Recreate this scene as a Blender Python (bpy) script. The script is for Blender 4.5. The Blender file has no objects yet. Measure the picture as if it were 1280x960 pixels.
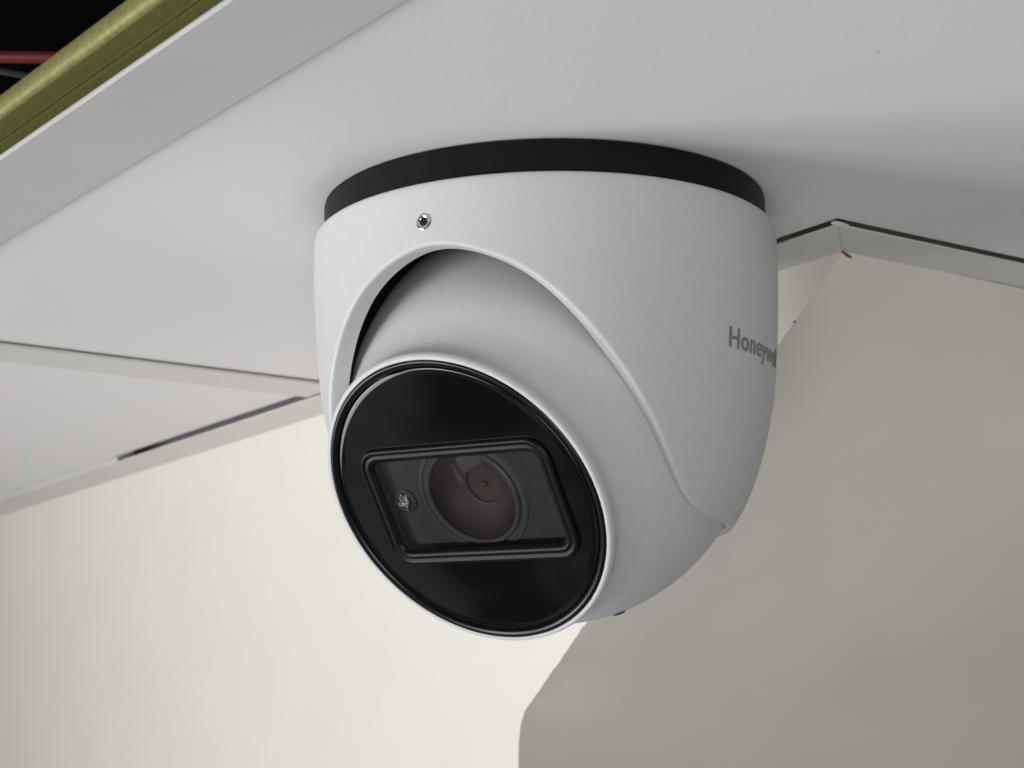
import bpy, bmesh, math, random
from mathutils import Vector, Matrix, noise

random.seed(7)
scene = bpy.context.scene
COL = scene.collection
PI = math.pi

# ------------------------------------------------------------------ camera
# world frame: origin on the ceiling tile where the camera housing's axis meets it,
# room below (z < 0), metres.
cam_data = bpy.data.cameras.new('view_camera')
cam = bpy.data.objects.new('view_camera', cam_data)
COL.objects.link(cam)
cam_data.sensor_width = 36.0
cam_data.lens = 2474.0 / 1280.0 * 36.0
cam_data.clip_start = 0.02
cam_data.clip_end = 50.0
right = Vector((0.9998836, 0.0030807, -0.0149440))
up = Vector((0.0152582, -0.2018808, 0.9792912))
back = Vector((0.0, -0.9794053, -0.2019043))
CAMLOC = Vector((-0.00932, -0.50840, -0.15275))
cam.matrix_world = Matrix(((right.x, up.x, back.x, CAMLOC.x),
                           (right.y, up.y, back.y, CAMLOC.y),
                           (right.z, up.z, back.z, CAMLOC.z),
                           (0, 0, 0, 1)))
cam_data.dof.use_dof = True
cam_data.dof.focus_distance = 0.465
cam_data.dof.aperture_fstop = 40.0
scene.camera = cam

# ------------------------------------------------------------------ light
world = bpy.data.worlds.new('World')
scene.world = world
world.use_nodes = True
bgn = world.node_tree.nodes['Background']
# the unseen room round the viewer: a soft, statistically even mix of lighter and darker surfaces
wt = world.node_tree
wtc = wt.nodes.new('ShaderNodeTexCoord'); wmp = wt.nodes.new('ShaderNodeMapping')
wmp.inputs['Scale'].default_value = (10.0, 10.0, 1.6)
wno = wt.nodes.new('ShaderNodeTexNoise'); wno.inputs['Scale'].default_value = 1.6; wno.inputs['Detail'].default_value = 2.5
wrp = wt.nodes.new('ShaderNodeValToRGB')
wrp.color_ramp.elements[0].position = 0.43; wrp.color_ramp.elements[0].color = (0.22, 0.22, 0.22, 1)
wrp.color_ramp.elements[1].position = 0.57; wrp.color_ramp.elements[1].color = (1.70, 1.68, 1.74, 1)
wt.links.new(wtc.outputs['Generated'], wmp.inputs['Vector']); wt.links.new(wmp.outputs[0], wno.inputs['Vector'])
wt.links.new(wno.outputs['Fac'], wrp.inputs['Fac']); wt.links.new(wrp.outputs['Color'], bgn.inputs['Color'])
bgn.inputs['Strength'].default_value = 0.17

def area(name, loc, target, sx, sy, power, color, spread=180):
    d = bpy.data.lights.new(name, 'AREA')
    d.shape = 'RECTANGLE'; d.size = sx; d.size_y = sy
    d.energy = power; d.color = color; d.spread = math.radians(spread)
    o = bpy.data.objects.new(name, d); COL.objects.link(o)
    o.location = loc
    o.rotation_euler = (Vector(target) - Vector(loc)).to_track_quat('-Z', 'Y').to_euler()
    return o
# daylight from a window to the left, split into two lamps with a gap to streak the reflections
area('window_light', (-1.58, -0.62, -0.60), (0.07, -0.04, -0.06), 0.55, 1.0, 1.95, (0.985, 0.988, 1.0), 58)
area('window_light', (-1.68, 0.06, -0.72), (0.07, -0.04, -0.06), 0.55, 1.0, 1.75, (0.985, 0.988, 1.0), 58)
# added fill lamp behind the viewpoint, lifting the grey wall and the ceiling
area('fill_light', (-0.15, -1.80, -0.85), (0.05, 0.0, -0.05), 1.0, 1.0, 15.0, (1.0, 0.98, 0.945))

scene.view_settings.view_transform = 'Standard'
scene.view_settings.look = 'None'
scene.view_settings.exposure = 0.0
scene.view_settings.gamma = 1.0
scene.render.engine = 'CYCLES'
scene.cycles.max_bounces = 8
scene.cycles.transparent_max_bounces = 12
scene.cycles.use_denoising = True

# ------------------------------------------------------------------ helpers
def mat(name, color, rough=0.5, metal=0.0, spec=0.5, coat=0.0, noise_amt=0.0, noise_scale=50.0,
        bump=0.0, bump_scale=500.0, bump_dist=0.0002, color2=None):
    m = bpy.data.materials.new(name); m.use_nodes = True
    nt = m.node_tree; b = nt.nodes['Principled BSDF']
    b.inputs['Base Color'].default_value = (*color, 1)
    b.inputs['Roughness'].default_value = rough
    b.inputs['Metallic'].default_value = metal
    b.inputs['Specular IOR Level'].default_value = spec
    if coat: b.inputs['Coat Weight'].default_value = coat; b.inputs['Coat Roughness'].default_value = 0.03
    tc = nt.nodes.new('ShaderNodeTexCoord')
    if noise_amt > 0 or color2:
        n = nt.nodes.new('ShaderNodeTexNoise'); n.inputs['Scale'].default_value = noise_scale
        n.inputs['Detail'].default_value = 6
        nt.links.new(tc.outputs['Object'], n.inputs['Vector'])
        mx = nt.nodes.new('ShaderNodeMix'); mx.data_type = 'RGBA'
        c2 = color2 if color2 else tuple(c * (1 - noise_amt) for c in color)
        mx.inputs['A'].default_value = (*color, 1); mx.inputs['B'].default_value = (*c2, 1)
        rp = nt.nodes.new('ShaderNodeValToRGB')
        rp.color_ramp.elements[0].position = 0.35; rp.color_ramp.elements[1].position = 0.68
        nt.links.new(n.outputs['Fac'], rp.inputs['Fac'])
        nt.links.new(rp.outputs['Color'], mx.inputs['Factor'])
        nt.links.new(mx.outputs['Result'], b.inputs['Base Color'])
    if bump > 0:
        n2 = nt.nodes.new('ShaderNodeTexNoise'); n2.inputs['Scale'].default_value = bump_scale
        n2.inputs['Detail'].default_value = 4
        nt.links.new(tc.outputs['Object'], n2.inputs['Vector'])
        bp = nt.nodes.new('ShaderNodeBump'); bp.inputs['Strength'].default_value = bump
        bp.inputs['Distance'].default_value = bump_dist
        nt.links.new(n2.outputs['Fac'], bp.inputs['Height'])
        nt.links.new(bp.outputs['Normal'], b.inputs['Normal'])
    return m

def pane_mat(name, tint, ior=1.5, rough=0.0, gcol=(1, 1, 1)):
    m = bpy.data.materials.new(name); m.use_nodes = True
    nt = m.node_tree; nt.nodes.clear()
    out = nt.nodes.new('ShaderNodeOutputMaterial')
    tr = nt.nodes.new('ShaderNodeBsdfTransparent'); tr.inputs['Color'].default_value = (*tint, 1)
    gl = nt.nodes.new('ShaderNodeBsdfGlossy'); gl.inputs['Roughness'].default_value = rough; gl.inputs['Color'].default_value = (*gcol, 1)
    fr = nt.nodes.new('ShaderNodeFresnel'); fr.inputs['IOR'].default_value = ior
    mx = nt.nodes.new('ShaderNodeMixShader')
    nt.links.new(fr.outputs[0], mx.inputs[0]); nt.links.new(tr.outputs[0], mx.inputs[1])
    nt.links.new(gl.outputs[0], mx.inputs[2]); nt.links.new(mx.outputs[0], out.inputs['Surface'])
    return m

def mesh_obj(name, verts, faces, material, parent=None, smooth=True, sharp=None):
    me = bpy.data.meshes.new(name)
    me.from_pydata([tuple(v) for v in verts], [], faces)
    bm = bmesh.new(); bm.from_mesh(me)
    bmesh.ops.remove_doubles(bm, verts=bm.verts, dist=1e-7)
    bmesh.ops.recalc_face_normals(bm, faces=bm.faces)
    bm.to_mesh(me); bm.free()
    if smooth:
        me.polygons.foreach_set('use_smooth', [True] * len(me.polygons))
        me.set_sharp_from_angle(angle=math.radians(sharp if sharp else 35))
    me.materials.append(material)
    o = bpy.data.objects.new(name, me); COL.objects.link(o)
    if parent: o.parent = parent
    return o

def face_out(o, direction):
    # open sheets: make their normals look along direction
    me = o.data
    if sum((Vector(p.normal).dot(direction)*p.area) for p in me.polygons) < 0:
        me.flip_normals()
    return o

def grid_faces(nr, nc, wrap=True):
    f = []
    for i in range(nr - 1):
        for j in range(nc if wrap else nc - 1):
            k = (j + 1) % nc
            f.append((i*nc + j, i*nc + k, (i+1)*nc + k, (i+1)*nc + j))
    return f

def tag(o, label=None, cat=None, kind=None, group=None):
    if label: o['label'] = label
    if cat: o['category'] = cat
    if kind: o['kind'] = kind
    if group: o['group'] = group
    return o

# ceiling grid axes: E1 runs away to the left, E2 away to the right
E1 = Vector((-0.588358, 0.808601, 0)); E2 = Vector((0.808601, 0.588358, 0)); EZ = Vector((0, 0, 1))
def G(a, b, z): return E1 * a + E2 * b + EZ * z

def grid_box(a0, a1, b0, b1, z0, z1, bev=0.0):
    bm = bmesh.new()
    vs = [bm.verts.new(G(a, b, z)) for a in (a0, a1) for b in (b0, b1) for z in (z0, z1)]
    for f in ((0,1,3,2),(4,6,7,5),(0,4,5,1),(2,3,7,6),(0,2,6,4),(1,5,7,3)):
        bm.faces.new([vs[i] for i in f])
    bmesh.ops.recalc_face_normals(bm, faces=bm.faces)
    if bev: bmesh.ops.bevel(bm, geom=bm.edges[:], offset=bev, segments=2, affect='EDGES')
    return bm
def bm_obj(name, bm, material, parent=None, smooth=True, sharp=40):
    me = bpy.data.meshes.new(name); bm.to_mesh(me); bm.free()
    if smooth:
        me.polygons.foreach_set('use_smooth', [True] * len(me.polygons))
        me.set_sharp_from_angle(angle=math.radians(sharp))
    me.materials.append(material)
    o = bpy.data.objects.new(name, me); COL.objects.link(o)
    if parent: o.parent = parent
    return o

def tube(name, pts, rad, material, parent=None, seg=14):
    verts, faces = [], []
    n = len(pts)
    for i, p in enumerate(pts):
        t = (Vector(pts[min(i+1, n-1)]) - Vector(pts[max(i-1, 0)])).normalized()
        a = t.cross(EZ).normalized(); b = a.cross(t)
        for k in range(seg):
            th = 2*PI*k/seg
            verts.append(Vector(p) + a*rad*math.cos(th) + b*rad*math.sin(th))
    return mesh_obj(name, verts, grid_faces(n, seg), material, parent)

# ------------------------------------------------------------------ materials
def tile_material():
    m = mat('tile_vinyl', (0.80, 0.785, 0.80), rough=0.62, spec=0.3, bump=0.45, bump_scale=800, bump_dist=0.00012)
    nt = m.node_tree; b = nt.nodes['Principled BSDF']
    tc = nt.nodes.new('ShaderNodeTexCoord')
    v = nt.nodes.new('ShaderNodeTexVoronoi'); v.inputs['Scale'].default_value = 42
    n = nt.nodes.new('ShaderNodeTexNoise'); n.inputs['Scale'].default_value = 7; n.inputs['Detail'].default_value = 5
    nt.links.new(tc.outputs['Object'], v.inputs['Vector']); nt.links.new(tc.outputs['Object'], n.inputs['Vector'])
    lt = nt.nodes.new('ShaderNodeMath'); lt.operation = 'LESS_THAN'; lt.inputs[1].default_value = 0.03
    nt.links.new(v.outputs['Distance'], lt.inputs[0])
    sep = nt.nodes.new('ShaderNodeSeparateColor'); nt.links.new(v.outputs['Color'], sep.inputs[0])
    gt = nt.nodes.new('ShaderNodeMath'); gt.operation = 'GREATER_THAN'; gt.inputs[1].default_value = 0.62
    nt.links.new(sep.outputs[0], gt.inputs[0])
    ml = nt.nodes.new('ShaderNodeMath'); ml.operation = 'MULTIPLY'
    nt.links.new(lt.outputs[0], ml.inputs[0]); nt.links.new(gt.outputs[0], ml.inputs[1])
    m3 = nt.nodes.new('ShaderNodeMath'); m3.operation = 'MULTIPLY'; m3.inputs[1].default_value = 0.35
    nt.links.new(ml.outputs[0], m3.inputs[0])
    mr = nt.nodes.new('ShaderNodeMapRange'); mr.inputs['From Min'].default_value = 0.3; mr.inputs['From Max'].default_value = 0.75
    nt.links.new(n.outputs['Fac'], mr.inputs['Value'])
    base = nt.nodes.new('ShaderNodeMix'); base.data_type = 'RGBA'
    base.inputs['A'].default_value = (0.755, 0.742, 0.752, 1); base.inputs['B'].default_value = (0.72, 0.708, 0.715, 1)
    nt.links.new(mr.outputs[0], base.inputs['Factor'])
    mx = nt.nodes.new('ShaderNodeMix'); mx.data_type = 'RGBA'
    mx.inputs['B'].default_value = (0.22, 0.2, 0.18, 1)
    nt.links.new(base.outputs['Result'], mx.inputs['A'])
    nt.links.new(m3.outputs[0], mx.inputs['Factor'])
    nt.links.new(mx.outputs['Result'], b.inputs['Base Color'])
    return m

M = {}
M['tile'] = tile_material()
M['flange'] = mat('painted_steel', (0.535, 0.55, 0.54), rough=0.5, spec=0.3, noise_amt=0.05, noise_scale=30, bump=0.15, bump_scale=1500, bump_dist=0.0001)
M['flange_white'] = mat('painted_steel_white', (0.655, 0.645, 0.612), rough=0.45, spec=0.35, noise_amt=0.06, noise_scale=25)
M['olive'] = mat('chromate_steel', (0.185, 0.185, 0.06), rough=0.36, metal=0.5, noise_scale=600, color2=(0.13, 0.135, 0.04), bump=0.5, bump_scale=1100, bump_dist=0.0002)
M['bulb'] = mat('chromate_steel_lit', (0.31, 0.29, 0.11), rough=0.5, metal=0.3, noise_scale=500, color2=(0.22, 0.215, 0.075), bump=0.5, bump_scale=1000, bump_dist=0.0002)  # same coating as the web; light on bulb and shade on web painted as tones
M['wall'] = mat('wall_paint', (0.765, 0.745, 0.68), rough=0.7, spec=0.25, noise_amt=0.03, noise_scale=22, bump=0.18, bump_scale=210, bump_dist=0.0006)
M['void'] = mat('dark_void', (0.012, 0.012, 0.011), rough=0.95, spec=0.05, noise_amt=0.3)
M['red_cable'] = mat('red_cable', (0.22, 0.03, 0.035), rough=0.5, noise_amt=0.2, noise_scale=60)
M['black_cable'] = mat('black_cable', (0.10, 0.12, 0.12), rough=0.4, noise_amt=0.2)
M['red_ink'] = mat('red_ink', (0.22, 0.04, 0.03), rough=0.6, noise_amt=0.4, noise_scale=600)
M['dark_spot'] = mat('dark_spot', (0.08, 0.07, 0.06), rough=0.8, noise_amt=0.3, noise_scale=900)
M['caulk'] = mat('caulk', (0.60, 0.595, 0.57), rough=0.6, noise_amt=0.1, noise_scale=80)
M['powder'] = mat('white_powder_coat', (0.588, 0.603, 0.616), rough=0.42, spec=0.45, noise_amt=0.05, noise_scale=1300, bump=0.6, bump_scale=1500, bump_dist=0.00012)
M['ring_black'] = mat('black_rubber', (0.0048, 0.0064, 0.0072), rough=0.5, spec=0.16, noise_amt=0.25, noise_scale=90, bump=0.2, bump_scale=1500, bump_dist=0.00006)
M['liner'] = mat('black_liner', (0.006, 0.006, 0.007), rough=0.6, spec=0.3, noise_amt=0.2)
M['gloss_black'] = mat('gloss_black_acrylic', (0.0035, 0.0037, 0.0037), rough=0.025, spec=0.5, noise_amt=0.1)
M['satin_black'] = mat('satin_black_rubber', (0.0030, 0.0034, 0.0042), rough=0.36, spec=0.19, noise_amt=0.15, bump=0.1, bump_scale=1800, bump_dist=0.00005)
M['satin_gloss'] = mat('black_gloss_bezel', (0.004, 0.0045, 0.005), rough=0.22, spec=0.3, noise_amt=0.15)
M['cavity'] = mat('window_cavity', (0.042, 0.044, 0.044), rough=0.55, noise_amt=0.2, noise_scale=300)
M['barrel'] = mat('lens_barrel_black', (0.085, 0.082, 0.081), rough=0.38, noise_amt=0.1)
M['barrel_inner'] = mat('lens_inner_black', (0.15, 0.138, 0.126), rough=0.5, noise_amt=0.2)
M['pane'] = pane_mat('window_glass', (0.82, 0.82, 0.83), 1.5)
M['lens'] = pane_mat('coated_lens_glass', (0.78, 0.74, 0.74), 1.40, 0.0, (0.20, 0.17, 0.24))
M['chrome'] = mat('chrome_screw', (0.72, 0.72, 0.73), rough=0.12, metal=1.0, noise_amt=0.2, noise_scale=800)
M['hex_dark'] = mat('hex_socket', (0.02, 0.02, 0.02), rough=0.4, metal=0.5, noise_amt=0.2)
M['ink'] = mat('grey_print', (0.24, 0.24, 0.23), rough=0.5, noise_amt=0.12, noise_scale=700)
M['led'] = mat('led_silver', (0.55, 0.55, 0.55), rough=0.18, metal=1.0, noise_amt=0.5, noise_scale=900, bump=1.0, bump_scale=1500, bump_dist=0.0006)
M['glint'] = mat('red_lens_glint', (0.38, 0.09, 0.10), rough=0.08, noise_amt=0.2)  # colour of a red reflection deep in the lens

# ------------------------------------------------------------------ the setting: ceiling, grid, walls
ZF = -0.0016          # underside of grid flanges; tile undersides lie at z = 0
T1N, T1F = -0.1377, -0.1090      # main runner flange, across
T2N, T2F = 0.2262, 0.2503        # cross tee flange, along
WA0, WA = 0.0745, 0.0952         # wall angle flange / left wall face
LB0, LB = -0.0350, -0.0165       # wall angle flange / right wall top edge

def prism(name, poly, z0, z1, material, bev=0.0006, parent=None):
    bm = bmesh.new()
    lo = [bm.verts.new(G(a, b, z0)) for a, b in poly]; hi = [bm.verts.new(G(a, b, z1)) for a, b in poly]
    bm.faces.new(lo); bm.faces.new(hi[::-1])
    n = len(poly)
    for i in range(n): bm.faces.new((lo[i], lo[(i+1) % n], hi[(i+1) % n], hi[i]))
    bmesh.ops.recalc_face_normals(bm, faces=bm.faces)
    if bev: bmesh.ops.bevel(bm, geom=bm.edges[:], offset=bev, segments=2, affect='EDGES')
    return bm_obj(name, bm, material, parent)

TILE_T = 0.012
t = prism('ceiling_tile', [(-0.375, -0.1165), (-0.375, 0.478), (-0.0353, 0.478), (-0.0353, 0.0741), (0.236, 0.0741), (0.236, -0.1165)],
          0.0, TILE_T, M['tile'])
tag(t, 'notched white ceiling tile carrying the security camera', 'ceiling tile')
t = prism('ceiling_tile', [(0.240, -0.1165), (0.240, 0.0732), (0.33, 0.0727), (0.4270, 0.0732), (0.4272, 0.0830), (0.838, 0.0830), (0.838, -0.1165)], 0.0006, TILE_T, M['tile'])
tag(t, 'narrow white ceiling tile at far left beyond the cross tee', 'ceiling tile')

# main runner: wide flange, web and bulb in olive chromated steel
runner = bpy.data.objects.new('ceiling_runner', None); COL.objects.link(runner)
runner.location = G(0.2, (T1N+T1F)/2, 0)
tag(runner, 'pale grey main ceiling runner with olive steel web beside the open tile bay', 'ceiling runner')
def child(o, p):
    o.parent = p; o.matrix_parent_inverse = Matrix.Translation(p.location).inverted(); return o
cx = (T1N+T1F)/2
# flange with rolled up edges
sec = [(T1N, ZF+0.0010), (T1N-0.0001, ZF+0.0005), (T1N+0.0005, ZF), (T1F-0.0004, ZF), (T1F, ZF+0.0003), (T1F, ZF+0.0008), (T1N+0.0010, ZF+0.0009), (T1N+0.0004, ZF+0.0010)]
A0, A1 = -0.40, 0.86
verts = [G(a, b, z) for a in (A0, A1) for b, z in sec]; ns = len(sec)
faces = [(i, (i+1) % ns, ns+(i+1) % ns, ns+i) for i in range(ns)] + [tuple(range(ns)), tuple(range(2*ns-1, ns-1, -1))]
child(mesh_obj('flange', verts, faces, M['flange'], smooth=False), runner)
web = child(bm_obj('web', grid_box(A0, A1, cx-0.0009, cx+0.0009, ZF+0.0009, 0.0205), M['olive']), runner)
# stepped seam where the two web layers are stitched
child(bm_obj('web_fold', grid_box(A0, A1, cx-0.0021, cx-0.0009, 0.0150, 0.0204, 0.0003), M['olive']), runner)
bsec = []
for k in range(20):
    th = 2*PI*k/20
    bsec.append((cx + 0.0036*math.copysign(abs(math.cos(th))**0.7, math.cos(th)), 0.0238 + 0.0034*math.copysign(abs(math.sin(th))**0.7, math.sin(th))))
verts = [G(a, b, z) for a in (A0, A1) for b, z in bsec]; ns = len(bsec)
faces = [(i, (i+1) % ns, ns+(i+1) % ns, ns+i) for i in range(ns)] + [tuple(range(ns)), tuple(range(2*ns-1, ns-1, -1))]
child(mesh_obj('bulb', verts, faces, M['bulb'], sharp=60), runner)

# cross tee between the runner and the wall
tee = bpy.data.objects.new('cross_tee', None); COL.objects.link(tee)
tee.location = G((T2N+T2F)/2, 0, 0)
tag(tee, 'thin pale cross tee running from the far left to behind the camera', 'ceiling runner')
child(bm_obj('flange', grid_box(T2N, T2F, T1F+0.0004, WA0-0.0024, ZF, ZF+0.0010, 0.0002), M['flange_white']), tee)
child(bm_obj('web', grid_box((T2N+T2F)/2-0.0008, (T2N+T2F)/2+0.0008, T1F+0.0004, WA0-0.003, ZF+0.0010, 0.030), M['flange_white']), tee)

# wall angles (flange under the tiles, mitred at the corner)
def angle_trim(name, poly, label, material, up0, up1):
    e = bpy.data.objects.new(name, None); COL.objects.link(e); e.location = G(*poly[0], 0)
    tag(e, label, 'wall trim')
    child(prism('flange', poly, ZF, ZF+0.0006, material, 0.0002), e)
    child(bm_obj('upstand', grid_box(*up0, *up1, ZF+0.0007, 0.040), material), e)
    return e
angle_trim('wall_angle', [(LB0, WA0), (1.3, WA0), (1.3, WA+0.002), (LB+0.002, WA+0.002)], 'long pale wall angle along the top of the bright left wall', M['flange_white'], (LB+0.001, 1.3), (WA-0.0012, WA-0.0003))
angle_trim('wall_angle', [(LB0, WA0+0.00008), (LB+0.002, WA+0.00208), (LB+0.002, 0.75), (LB0, 0.75)], 'short pale wall angle above the grey wall at upper right', M['flange_white'], (LB-0.0015, LB-0.0006), (WA+0.0006, 0.75))
# caulk that closes the gap between far tile and wall angle
pts = [G(0.427 + i*0.02, WA0+0.0013, 0.0003 + 0.0001*math.sin(i*1.7)) for i in range(22)]
cb = tube('caulk_bead', pts, 0.0016, M['caulk'], seg=8)
tag(cb, 'pale caulk bead closing the gap above the far left wall angle', 'caulk')
# a dab of filler on the mitre
def blob(name, center, ax, ay, az, material, seedv, irr=0.25, parent=None):
    verts, faces = [], []
    nu, nv = 20, 10
    for i in range(nv+1):
        th = PI*i/nv
        for j in range(nu):
            ph = 2*PI*j/nu
            d = Vector((math.sin(th)*math.cos(ph), math.sin(th)*math.sin(ph), math.cos(th)))
            k = 1 + irr*noise.noise(d*1.8 + Vector((seedv, seedv*2, 0)))
            verts.append(Vector(center) + (ax*d.x + ay*d.y + az*d.z)*k)
    return mesh_obj(name, verts, grid_faces(nv+1, nu), material, parent, sharp=80)
f = blob('filler_dab', G(LB0+0.0006, WA0+0.0016, -0.0009), E1*0.0011, E2*0.0034, EZ*0.0007, M['flange_white'], 3.1)
tag(f, 'smudge of filler over the mitre of the wall angles', 'filler')

# walls: left wall is vertical (plane b = WA); the right wall leans under the ceiling, then drops
KA, KZ = 0.1462, -0.1292     # where the slanted arris turns vertical
FLOOR = -0.70
def arris(s):               # s 0..1 down the slanted part, 1..2 down the vertical part
    if s <= 1: a, z = LB + (KA-LB)*s, ZF + (KZ-ZF)*s
    else: a, z = KA, KZ + (FLOOR-KZ)*(s-1)
    return a, z
# arris samples, rounded where it turns, slightly ragged like hand trowelled plaster
samp = []
NS = 150
for i in range(NS+1):
    s = 1.0*i/NS
    samp.append(arris(s))
NV = 110
for i in range(1, NV+1):
    samp.append(arris(1 + (i/NV)**1.3))
sm = []
for i in range(len(samp)):
    w = 5; lo = max(0, i-w); hi = min(len(samp)-1, i+w); k = min(i-lo, hi-i)
    xs = samp[i-k:i+k+1]
    sm.append((sum(p[0] for p in xs)/len(xs), sum(p[1] for p in xs)/len(xs)))
sm2 = []
for i in range(len(samp)):
    w = 28; lo = max(0, i-w); hi = min(len(samp)-1, i+w); k = min(i-lo, hi-i)
    xs = samp[i-k:i+k+1]
    sm2.append((sum(p[0] for p in xs)/len(xs), sum(p[1] for p in xs)/len(xs)))
rag = []
for i, (a, z) in enumerate(sm):
    sdist = min(1.0, i/25.0)
    v = Vector((a*140, z*140, 0.3))
    d = (noise.noise(v)*0.0005 + noise.noise(v*2.9)*0.0005 + noise.noise(v*0.35)*0.0005 + noise.noise(v*7)*0.0003)*sdist
    rag.append((a + d*0.6, z + d*0.8))
rows = len(rag)
# left wall: rows follow the arris, columns run away along E1
ncol = 60
verts = []
for (a, z) in rag:
    for j in range(ncol):
        tcol = (j/(ncol-1))**2.2
        aa = a + (1.7 - a)*tcol
        bump_ = noise.noise(Vector((aa*9, z*9, 1.0)))*0.0007*min(1, j/4)
        verts.append(G(aa, WA + bump_, z))
# top of the left wall continues to the ceiling
wl = mesh_obj('wall_left', verts, grid_faces(rows, ncol, False), M['wall'], sharp=60)
top = []
for j in range(ncol):
    tcol = (j/(ncol-1))**2.2
    aa = rag[0][0] + (1.7 - rag[0][0])*tcol
    top.append(aa)
tag(wl, kind='structure')
# right wall: rows follow the same arris, columns run away along E2
ncol = 60
verts = []
for i, (a, z) in enumerate(rag):
    ca, cz = sm[i]
    for j in range(ncol):
        tcol = (j/(ncol-1))**1.8
        bb = WA + (1.3 - WA)*tcol
        kf = math.exp(-(bb-WA)/0.006)
        k2 = math.exp(-(bb-WA)/0.16); qa, qz = sm2[i]
        pa = qa + (ca-qa)*k2 + (a-ca)*kf; pz = qz + (cz-qz)*k2 + (z-cz)*kf
        wv = noise.noise(Vector((bb*14, z*14, 5.0)))*0.0009*min(1, j/3) + noise.noise(Vector((bb*45, z*60, 2.0)))*0.00025*min(1, j/3)
        verts.append(G(pa + wv*0.6, bb, pz + wv*0.8))
wr = mesh_obj('wall_right', verts, grid_faces(rows, ncol, False), M['wall'], sharp=60)
tag(wr, kind='structure')
# small marks on the left wall near the corner
d = blob('red_pencil_mark', G(LB+0.0002, WA+0.0014, ZF-0.0007), E1*0.0004, E2*0.0020-EZ*0.0007, EZ*0.00035+E2*0.0001, M['red_ink'], 1.7, 0.5)
child(d, wl)
d = blob('nail_hole', G(0.0045, WA-0.0001, -0.0182), E1*0.0005, E2*0.0002, EZ*0.00036, M['dark_spot'], 8.0, 0.4)
child(d, wl)

# the dark ceiling void above the open tile bay
bm = grid_box(-1.1, 1.5, -1.2, 1.0, 0.0125, 0.42)
for f_ in [f_ for f_ in bm.faces if f_.calc_center_median().z < 0.02]: bm.faces.remove(f_)
void = bm_obj('ceiling_void', bm, M['void'], smooth=False); tag(void, kind='structure')

c = tube('red_cable', [Vector((-0.42, 0.015, 0.048)), Vector((-0.25, 0.028, 0.056)), Vector((-0.157, 0.0385, 0.060)), Vector((-0.138, 0.0402, 0.060)), Vector((-0.08, 0.045, 0.060)), Vector((0.06, 0.07, 0.056)), Vector((0.25, 0.12, 0.05))], 0.0019, M['red_cable'])
tag(c, 'red cable in the dark void above the runner', 'cable')
c = tube('black_cable', [Vector((-0.1927, 0.0314, 0.0600)), Vector((-0.1768, 0.0403, 0.0600)), Vector((-0.1687, 0.0452, 0.0600)), Vector((-0.1605, 0.0502, 0.0600)), Vector((-0.1512, 0.0560, 0.0600)), Vector((-0.1418, 0.0626, 0.0600)), Vector((-0.1180, 0.0794, 0.0600))], 0.0010, M['black_cable'])
tag(c, 'thin dark cable just below the red cable in the void', 'cable')

# ------------------------------------------------------------------ the security camera
dome = bpy.data.objects.new('security_camera', None); COL.objects.link(dome)
tag(dome, 'white turret security camera with black face plate mounted on the ceiling tile', 'security camera')

def revolve(name, prof, material, parent, n=160, mtx=None, sharp=35):
    verts = []
    for r, z in prof:
        for k in range(n):
            th = 2*PI*k/n
            v = Vector((r*math.cos(th), r*math.sin(th), z))
            verts.append(mtx @ v if mtx else v)
    return mesh_obj(name, verts, grid_faces(len(prof), n), material, parent, sharp=sharp)

# black mounting ring
revolve('mounting_ring', [(0.0500, -0.0002), (0.0577, -0.0002), (0.0583, -0.0006), (0.0585, -0.0014), (0.0585, -0.0088), (0.0560, -0.0088)], M['ring_black'], dome, 200)

# housing: shell of revolution with the eyeball opening cut into it
PZ = [-0.0088, -0.0090, -0.0096, -0.0108, -0.0130, -0.02, -0.03, -0.04, -0.05, -0.06, -0.07, -0.08, -0.0872, -0.095]
PR = [0.0590, 0.0600, 0.0606, 0.0609, 0.06105, 0.0611, 0.06075, 0.0602, 0.0593, 0.0576, 0.0550, 0.0512, 0.0468, 0.040]
def hermite(xs, ys, x):
    if x >= xs[0]: return ys[0]
    if x <= xs[-1]: return ys[-1]
    for i in range(len(xs)-1):
        if xs[i] >= x >= xs[i+1]: break
    def slope(k):
        if k == 0: return (ys[1]-ys[0])/(xs[1]-xs[0])
        if k == len(xs)-1: return (ys[-1]-ys[-2])/(xs[-1]-xs[-2])
        s0 = (ys[k]-ys[k-1])/(xs[k]-xs[k-1]); s1 = (ys[k+1]-ys[k])/(xs[k+1]-xs[k])
        if s0*s1 <= 0: return 0
        return 2*s0*s1/(s0+s1)
    h = xs[i+1]-xs[i]; u = (x-xs[i])/h
    return ((2*u**3-3*u*u+1)*ys[i] + (u**3-2*u*u+u)*h*slope(i) + (-2*u**3+3*u*u)*ys[i+1] + (u**3-u*u)*h*slope(i+1))
def shell_r(z): return hermite(PZ, PR, z)
OD = [0, 5, 9.5, 15, 21.7, 28.5, 33, 39.5, 44, 49, 52, 55.5, 61, 68, 76, 86, 94, 180]
OZ = [-23.8, -24.4, -25.9, -28.0, -31.4, -36.9, -41.3, -48.9, -54.5, -61, -65, -69.8, -76.6, -82.7, -85.8, -87.0, -87.2, -87.2]
OZR = [-z for z in OZ]
def mono(xs, ys, x):   # same hermite on ascending xs
    return hermite([-v for v in xs], ys, -x)
def edge_z(d):
    tot = w = 0.0
    sg = 4.5 if abs(d) < 55 else 2.5
    for k in range(-8, 9):
        g = math.exp(-0.5*(k/4)**2); dd = d + k*sg/4
        dd = abs((dd + 180) % 360 - 180)
        tot += g*mono(OD, OZ, dd); w += g
    return tot/w*0.001
PHI = math.radians(-126.888 + 9.4)
SC = Vector((0, 0, -0.0575)); SR = 0.0534
def ball_r(z): return math.sqrt(max(0.0, SR*SR - (z-SC.z)**2))
dl = []
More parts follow.
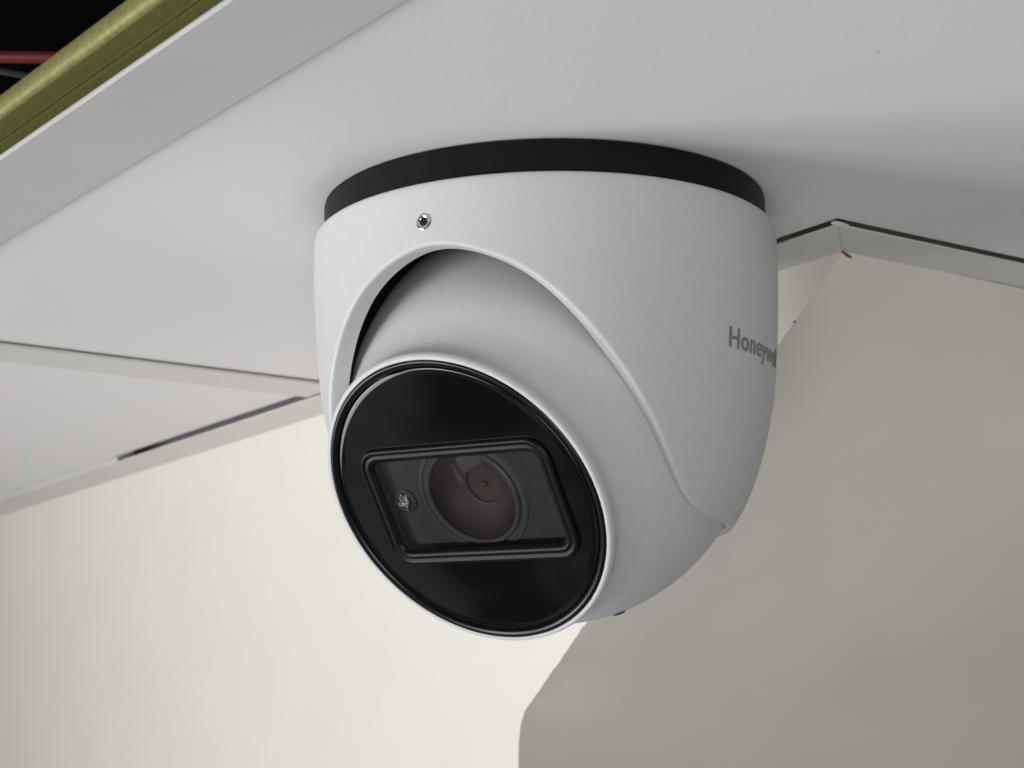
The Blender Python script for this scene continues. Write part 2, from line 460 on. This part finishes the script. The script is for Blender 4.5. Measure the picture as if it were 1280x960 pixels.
x = -180.0
while x < 180:
    dl.append(x); x += 1.0 if abs(x) < 100 else 2.5
nc = len(dl)
def sp(d, z, off=0.0):
    ph = PHI + math.radians(d); r = shell_r(z) - off
    return Vector((r*math.cos(ph), r*math.sin(ph), z))
BEV = 0.0009
E = []
for d_ in dl:
    z = edge_z(d_); p = sp(d_, z)
    tg = (sp(d_+0.5, edge_z(d_+0.5)) - sp(d_-0.5, edge_z(d_-0.5))).normalized()
    nr = Vector((math.cos(PHI+math.radians(d_)), math.sin(PHI+math.radians(d_)), 0))
    dz = 1e-4; sl = (shell_r(z+dz)-shell_r(z-dz))/(2*dz)
    nr = (nr - EZ*sl).normalized()
    mm = nr.cross(tg).normalized()
    if mm.z > 0: mm = -mm
    th = min(0.0049, max(0.0016, shell_r(z) - ball_r(z) - 0.0006))
    E.append((z, p, nr, mm, th))
rowsv = []
NRW = 46
ztop = [-0.0088, -0.0089, -0.0090, -0.0093, -0.0097, -0.0103, -0.0111, -0.0120, -0.0130]
for zt in ztop:
    rowsv.append([sp(d_, zt) for d_ in dl])
for i in range(1, NRW+1):
    tt = i/NRW
    row = []
    for d_, (z, p, nr, mm, th) in zip(dl, E):
        zz = -0.0130 + (z + 0.0130)*tt
        q = sp(d_, zz)
        if i == NRW: q = p - mm*0.0
        row.append(q)
    rowsv.append(row)
for k in range(1, 6):
    a = k/5*PI/2
    rowsv.append([p + mm*BEV*math.sin(a) - nr*min(BEV, th*0.6)*(1-math.cos(a)) for (z, p, nr, mm, th) in E])
for k in (0.35, 0.7, 1.0):
    rowsv.append([p + mm*BEV - nr*(min(BEV, th*0.6) + (th-min(BEV, th*0.6))*k) for (z, p, nr, mm, th) in E])
verts = [v for r_ in rowsv for v in r_]
housing = mesh_obj('housing', verts, grid_faces(len(rowsv), nc), M['powder'], dome, sharp=50)
# black liner inside the opening
lin = []
lin.append([p + mm*(BEV-0.0002) - nr*(th-0.0001) for (z, p, nr, mm, th) in E])
lin.append([p + mm*(BEV-0.0009) - nr*(th+0.0004) for (z, p, nr, mm, th) in E])
def lin_pt(d_, z, k):
    zz = min(-0.0125, z + k)
    ph = PHI + math.radians(d_); r = max(shell_r(zz) - 0.0068, ball_r(zz)+0.0003)
    r = min(r, shell_r(zz)-0.0012)
    return Vector((r*math.cos(ph), r*math.sin(ph), zz))
for k in (0.004, 0.008):
    lin.append([lin_pt(d_, z, k) for d_, (z, p, nr, mm, th) in zip(dl, E)])
lin.append([Vector((0.030*math.cos(PHI+math.radians(d_)), 0.030*math.sin(PHI+math.radians(d_)), -0.0108)) for d_ in dl])
mesh_obj('inner_liner', [v for r_ in lin for v in r_], grid_faces(len(lin), nc), M['liner'], dome, sharp=60)

# grub screw in the housing
ph = math.radians(-126.888 + 7.7); zs = -0.0190
sn = Vector((math.cos(ph), math.sin(ph), 0.0)); sp0 = sn*shell_r(zs) + EZ*zs
su = Vector((-sn.y, sn.x, 0))
SM = Matrix(((su.x, 0, sn.x, sp0.x), (su.y, 0, sn.y, sp0.y), (su.z, 1, sn.z, sp0.z), (0, 0, 0, 1)))
revolve('grub_screw', [(0.0011, -0.0010), (0.0011, 0.00006), (0.0013, 0.00020), (0.0018, 0.00022), (0.00205, 0.00012), (0.0021, -0.0003)], M['chrome'], housing, 36, SM)
hx = []
for z_ in (-0.0002, -0.0009):
    for k in range(6): hx.append(SM @ Vector((0.00125*math.cos(k*PI/3), 0.00125*math.sin(k*PI/3), z_ + (0.00025 if z_ > -0.0005 else 0))))
mesh_obj('hex_socket', hx, [tuple(range(6)), tuple(range(6, 12))] + [(k, (k+1) % 6, 6+(k+1) % 6, 6+k) for k in range(6)], M['hex_dark'], housing, smooth=False)

# printed lettering wrapped round the housing
cu = bpy.data.curves.new('lettering', 'FONT'); cu.body = 'Honeywell'; cu.size = 0.0070; cu.offset = 0.00012; cu.space_character = 1.08
to = bpy.data.objects.new('lettering_source', cu); COL.objects.link(to)
dg = bpy.context.evaluated_depsgraph_get(); dg.update()
tme = bpy.data.meshes.new_from_object(to.evaluated_get(dg))
bpy.data.objects.remove(to, do_unlink=True)
zb = -0.0478; ph0 = math.radians(-126.888 + 83.2)
bm = bmesh.new(); bm.from_mesh(tme)
bmesh.ops.triangulate(bm, faces=bm.faces)
for _ in range(2):
    bmesh.ops.subdivide_edges(bm, edges=[e for e in bm.edges if e.calc_length() > 0.0015], cuts=1, use_grid_fill=False)
    bmesh.ops.triangulate(bm, faces=bm.faces)
base_v = [v.co.copy() for v in bm.verts]; bm.verts.index_update()
base_f = [[v.index for v in f_.verts] for f_ in bm.faces]
bm.free(); bm = bmesh.new()
for n_, dx in enumerate((-0.00016, 0.0, 0.00016)):     # three passes of ink make the bold weight
    vs = []
    for co in base_v:
        z = zb + co.y; r = shell_r(z) + 0.00005 + 0.00001*n_
        pp = ph0 + (co.x + dx)/0.0598
        vs.append(bm.verts.new((r*math.cos(pp), r*math.sin(pp), z)))
    for f_ in base_f:
        try: bm.faces.new([vs[k] for k in f_])
        except ValueError: pass
bm_obj('lettering', bm, M['ink'], housing, smooth=False)

# ---- eyeball, in its own frame: u left in the picture, v up, n out of the face
NN = Vector((-0.48703, -0.64896, -0.58451)).normalized()
UU = Vector((-0.79981, 0.60025, 0)).normalized(); VV = UU.cross(NN); VV = VV if VV.z > 0 else -VV
def BM_(u, v, h): return SC + UU*u + VV*v + NN*h
BMX = Matrix(((UU.x, VV.x, NN.x, SC.x), (UU.y, VV.y, NN.y, SC.y), (UU.z, VV.z, NN.z, SC.z), (0, 0, 0, 1)))
prof = []
a_end = math.atan2(0.0425, 0.0324)
for i in range(48):
    a = PI*0.995 + (a_end - PI*0.995)*i/47
    prof.append((SR*math.sin(a), SR*math.cos(a)))
prof += [(0.0414, 0.0345), (0.0404, 0.0365), (0.0398, 0.0384), (0.0397, 0.0400), (0.0400, 0.0413), (0.0402, 0.0424), (0.0402, 0.0432), (0.0399, 0.0439), (0.0394, 0.0442), (0.0389, 0.0441), (0.0388, 0.0432)]
ball = revolve('camera_ball', prof, M['powder'], dome, 200, BMX, sharp=60)
# black plug screw on the underside of the ball
pn = Vector((17.5, 8.0, -49.5)).normalized(); pu = pn.cross(EZ).normalized(); pv = pn.cross(pu)
pc = SC + pn*SR
PM = Matrix(((pu.x, pv.x, pn.x, pc.x), (pu.y, pv.y, pn.y, pc.y), (pu.z, pv.z, pn.z, pc.z), (0, 0, 0, 1)))
revolve('plug_screw', [(0.0001, 0.0006), (0.0013, 0.0006), (0.0018, 0.0003), (0.0019, -0.0006)], M['satin_black'], ball, 24, PM)

# ---- face plate
face = bpy.data.objects.new('face_plate', None)
RO = math.radians(3.2)
def RR(hx_, hy_, rad, n=24):
    pts = []
    for qx, qy, a0 in ((1, 1, 0), (-1, 1, PI/2), (-1, -1, PI), (1, -1, 3*PI/2)):
        for k in range(n+1):
            a = a0 + PI/2*k/n
            pts.append((qx*(hx_-rad) + rad*math.cos(a), qy*(hy_-rad) + rad*math.sin(a)))
        # straight run to the next corner, a few points
        nx = {(1, 1): (-1, 1), (-1, 1): (-1, -1), (-1, -1): (1, -1), (1, -1): (1, 1)}[(qx, qy)]
        a1 = a0 + PI/2
        p0 = pts[-1]; p1 = (nx[0]*(hx_-rad) + rad*math.cos(a1), nx[1]*(hy_-rad) + rad*math.sin(a1))
        for k in range(1, 10): pts.append((p0[0]+(p1[0]-p0[0])*k/10, p0[1]+(p1[1]-p0[1])*k/10))
    cr, sr = math.cos(RO), math.sin(RO)
    return [(x_*cr - y_*sr - 0.0008, x_*sr + y_*cr - 0.0003) for x_, y_ in pts]
H0 = 0.0440
FX, FY = 0.0287, 0.0166
# flat glossy disc with the window cut out
rr = RR(FX-0.0006, FY-0.0006, 0.0058)
NA = 240
def rr_at(a):            # distance to the window outline in direction a
    best = None
    for k in range(len(rr)):
        x0, y0 = rr[k]; x1, y1 = rr[(k+1) % len(rr)]
        a0 = math.atan2(y0, x0); a1 = math.atan2(y1, x1)
        d0 = (a-a0+PI) % (2*PI) - PI; d1_ = (a1-a+PI) % (2*PI) - PI
        if d0 >= -1e-9 and d1_ >= -1e-9 and d0+d1_ < 1:
            u = d0/(d0+d1_) if d0+d1_ > 1e-12 else 0
            return (x0+(x1-x0)*u, y0+(y1-y0)*u)
    return rr[0]
inn_ = [rr_at(-PI+2*PI*k/NA + 1e-4) for k in range(NA)]
angs = [-PI+2*PI*k/NA + 1e-4 for k in range(NA)]
rows_ = [[BM_(rad*math.cos(a), rad*math.sin(a), H0+h) for a in angs] for rad, h in
         ((0.0370, -0.0016), (0.0366, -0.0016), (0.03658, -0.0006), (0.0365, -0.0004), (0.03635, -0.00032), (0.0361, -0.0003), (0.0345, -0.0003), (0.0330, -0.0003))]
for k in (0.3, 1.0):
    rows_.append([BM_(0.0330*math.cos(a)*(1-k) + p_[0]*k, 0.0330*math.sin(a)*(1-k) + p_[1]*k, H0-0.0003) for a, p_ in zip(angs, inn_)])
plate = mesh_obj('face_plate', [v for r_ in rows_ for v in r_], grid_faces(len(rows_), NA), M['gloss_black'], dome, sharp=50)
revolve('rim_bezel', [(0.0389, -0.0010), (0.0389, -0.0002), (0.0387, 0.0002), (0.0383, 0.0004), (0.0377, 0.0003), (0.0371, 0.0000), (0.0368, -0.0005), (0.0367, -0.0022)], M['satin_gloss'], plate, NA, BMX @ Matrix.Translation((0, 0, H0)), sharp=60)
# raised window frame
sec = [(0.0, -0.0012), (0.0, -0.0002), (0.0002, 0.0004), (0.0007, 0.0008), (0.0012, 0.0008), (0.0016, 0.0004), (0.0019, 0.00035), (0.0024, 0.0006), (0.0029, 0.0006), (0.0034, 0.0002), (0.0038, -0.0002), (0.0041, -0.0006), (0.0041, -0.0026), (0.0040, -0.0038)]
rows_ = [[BM_(x_, y_, H0+h) for x_, y_ in RR(FX-i, FY-i, max(0.0015, 0.0062-i*0.95))] for i, h in sec]
mesh_obj('window_frame', [v for r_ in rows_ for v in r_], grid_faces(len(rows_), len(rr)), M['satin_black'], plate, sharp=60)
# window pane
rr = RR(FX-0.0040, FY-0.0040, 0.0023)
face_out(mesh_obj('window_pane', [BM_(x_, y_, H0-0.0005) for x_, y_ in rr], [tuple(range(len(rr)))], M['pane'], plate, smooth=False), NN)
# cavity behind it
LU, LV = -0.0006, 0.0000
ca_ = RR(FX-0.0036, FY-0.0036, 0.0028)
ch_ = []
for x_, y_ in ca_:
    a = math.atan2(y_-LV, x_-LU); ch_.append((LU + 0.0121*math.cos(a), LV + 0.0121*math.sin(a)))
nb = len(ca_)
face_out(mesh_obj('window_cavity', [BM_(x_, y_, H0-0.0034) for x_, y_ in ca_] + [BM_(x_, y_, H0-0.0034) for x_, y_ in ch_], grid_faces(2, nb), M['cavity'], plate, smooth=False), NN)
# lens
LU, LV = -0.0006, 0.0000
def LM(h): return Matrix(((UU.x, VV.x, NN.x, 0), (UU.y, VV.y, NN.y, 0), (UU.z, VV.z, NN.z, 0), (0, 0, 0, 1))), BM_(LU, LV, H0+h)
_m, _c = LM(0)
LMX = Matrix.Translation(_c + NN*0.0014) @ _m
revolve('lens_barrel', [(0.0170, -0.0080), (0.0170, -0.0060), (0.0168, -0.0056), (0.0160, -0.0056), (0.0158, -0.0048), (0.0154, -0.0044), (0.0145, -0.0043), (0.0142, -0.0047), (0.0137, -0.0047), (0.0135, -0.0042), (0.0131, -0.0039), (0.0124, -0.0039), (0.0121, -0.0043), (0.0119, -0.0054)], M['barrel'], plate, 96, LMX, sharp=25)
revolve('lens_interior', [(0.0120, -0.0046), (0.0108, -0.0062), (0.0092, -0.0078), (0.0072, -0.0092), (0.0050, -0.0101), (0.0049, -0.0106), (0.0001, -0.0110)], M['barrel_inner'], plate, 72, LMX, sharp=25)
zz = -0.0112
cap = [(0.0121*math.sin(a), -0.0030 - 0.0012 + 0.045*(math.cos(math.asin(0.0121*math.sin(a)/0.045)) - math.cos(math.asin(0.0121/0.045)))) for a in [PI/2*k/14 for k in range(14, -1, -1)]]
face_out(revolve('lens_glass', cap, M['lens'], plate, 72, LMX), NN)
inn = [(0.0008*math.sin(a), -0.0106 + 0.0007*math.cos(a)) for a in [PI/2*k/8 for k in range(8, -1, -1)]]
revolve('lens_glint', inn, M['glint'], plate, 40, LMX)  # red glint inside the lens, painted as a tiny coloured bead
# infrared lamp beside the lens
lc = BM_(0.0205, 0.0009, H0-0.0036); LD = Matrix.Translation(lc) @ _m
revolve('infrared_lamp', [(0.0034, -0.0004), (0.0034, 0.0006), (0.0026, 0.0010), (0.0022, 0.0007), (0.0016, 0.0004), (0.0001, 0.0003)], M['cavity'], plate, 36, LD)
bl = blob('infrared_chip', BM_(0.0205, 0.0009, H0-0.0028), UU*0.0014, VV*0.0024, NN*0.0007, M['led'], 4.0, 0.6); bl.parent = plate
# pinhole near the plate's edge
pm = Matrix.Translation(BM_(-0.0346, -0.0016, H0-0.00085)) @ _m
revolve('pinhole', [(0.0009, -0.0001), (0.0008, 0.00014), (0.00055, 0.0001), (0.0005, -0.0001), (0.0001, -0.0001)], M['satin_black'], plate, 20, pm)
bpy.data.objects.remove(face)
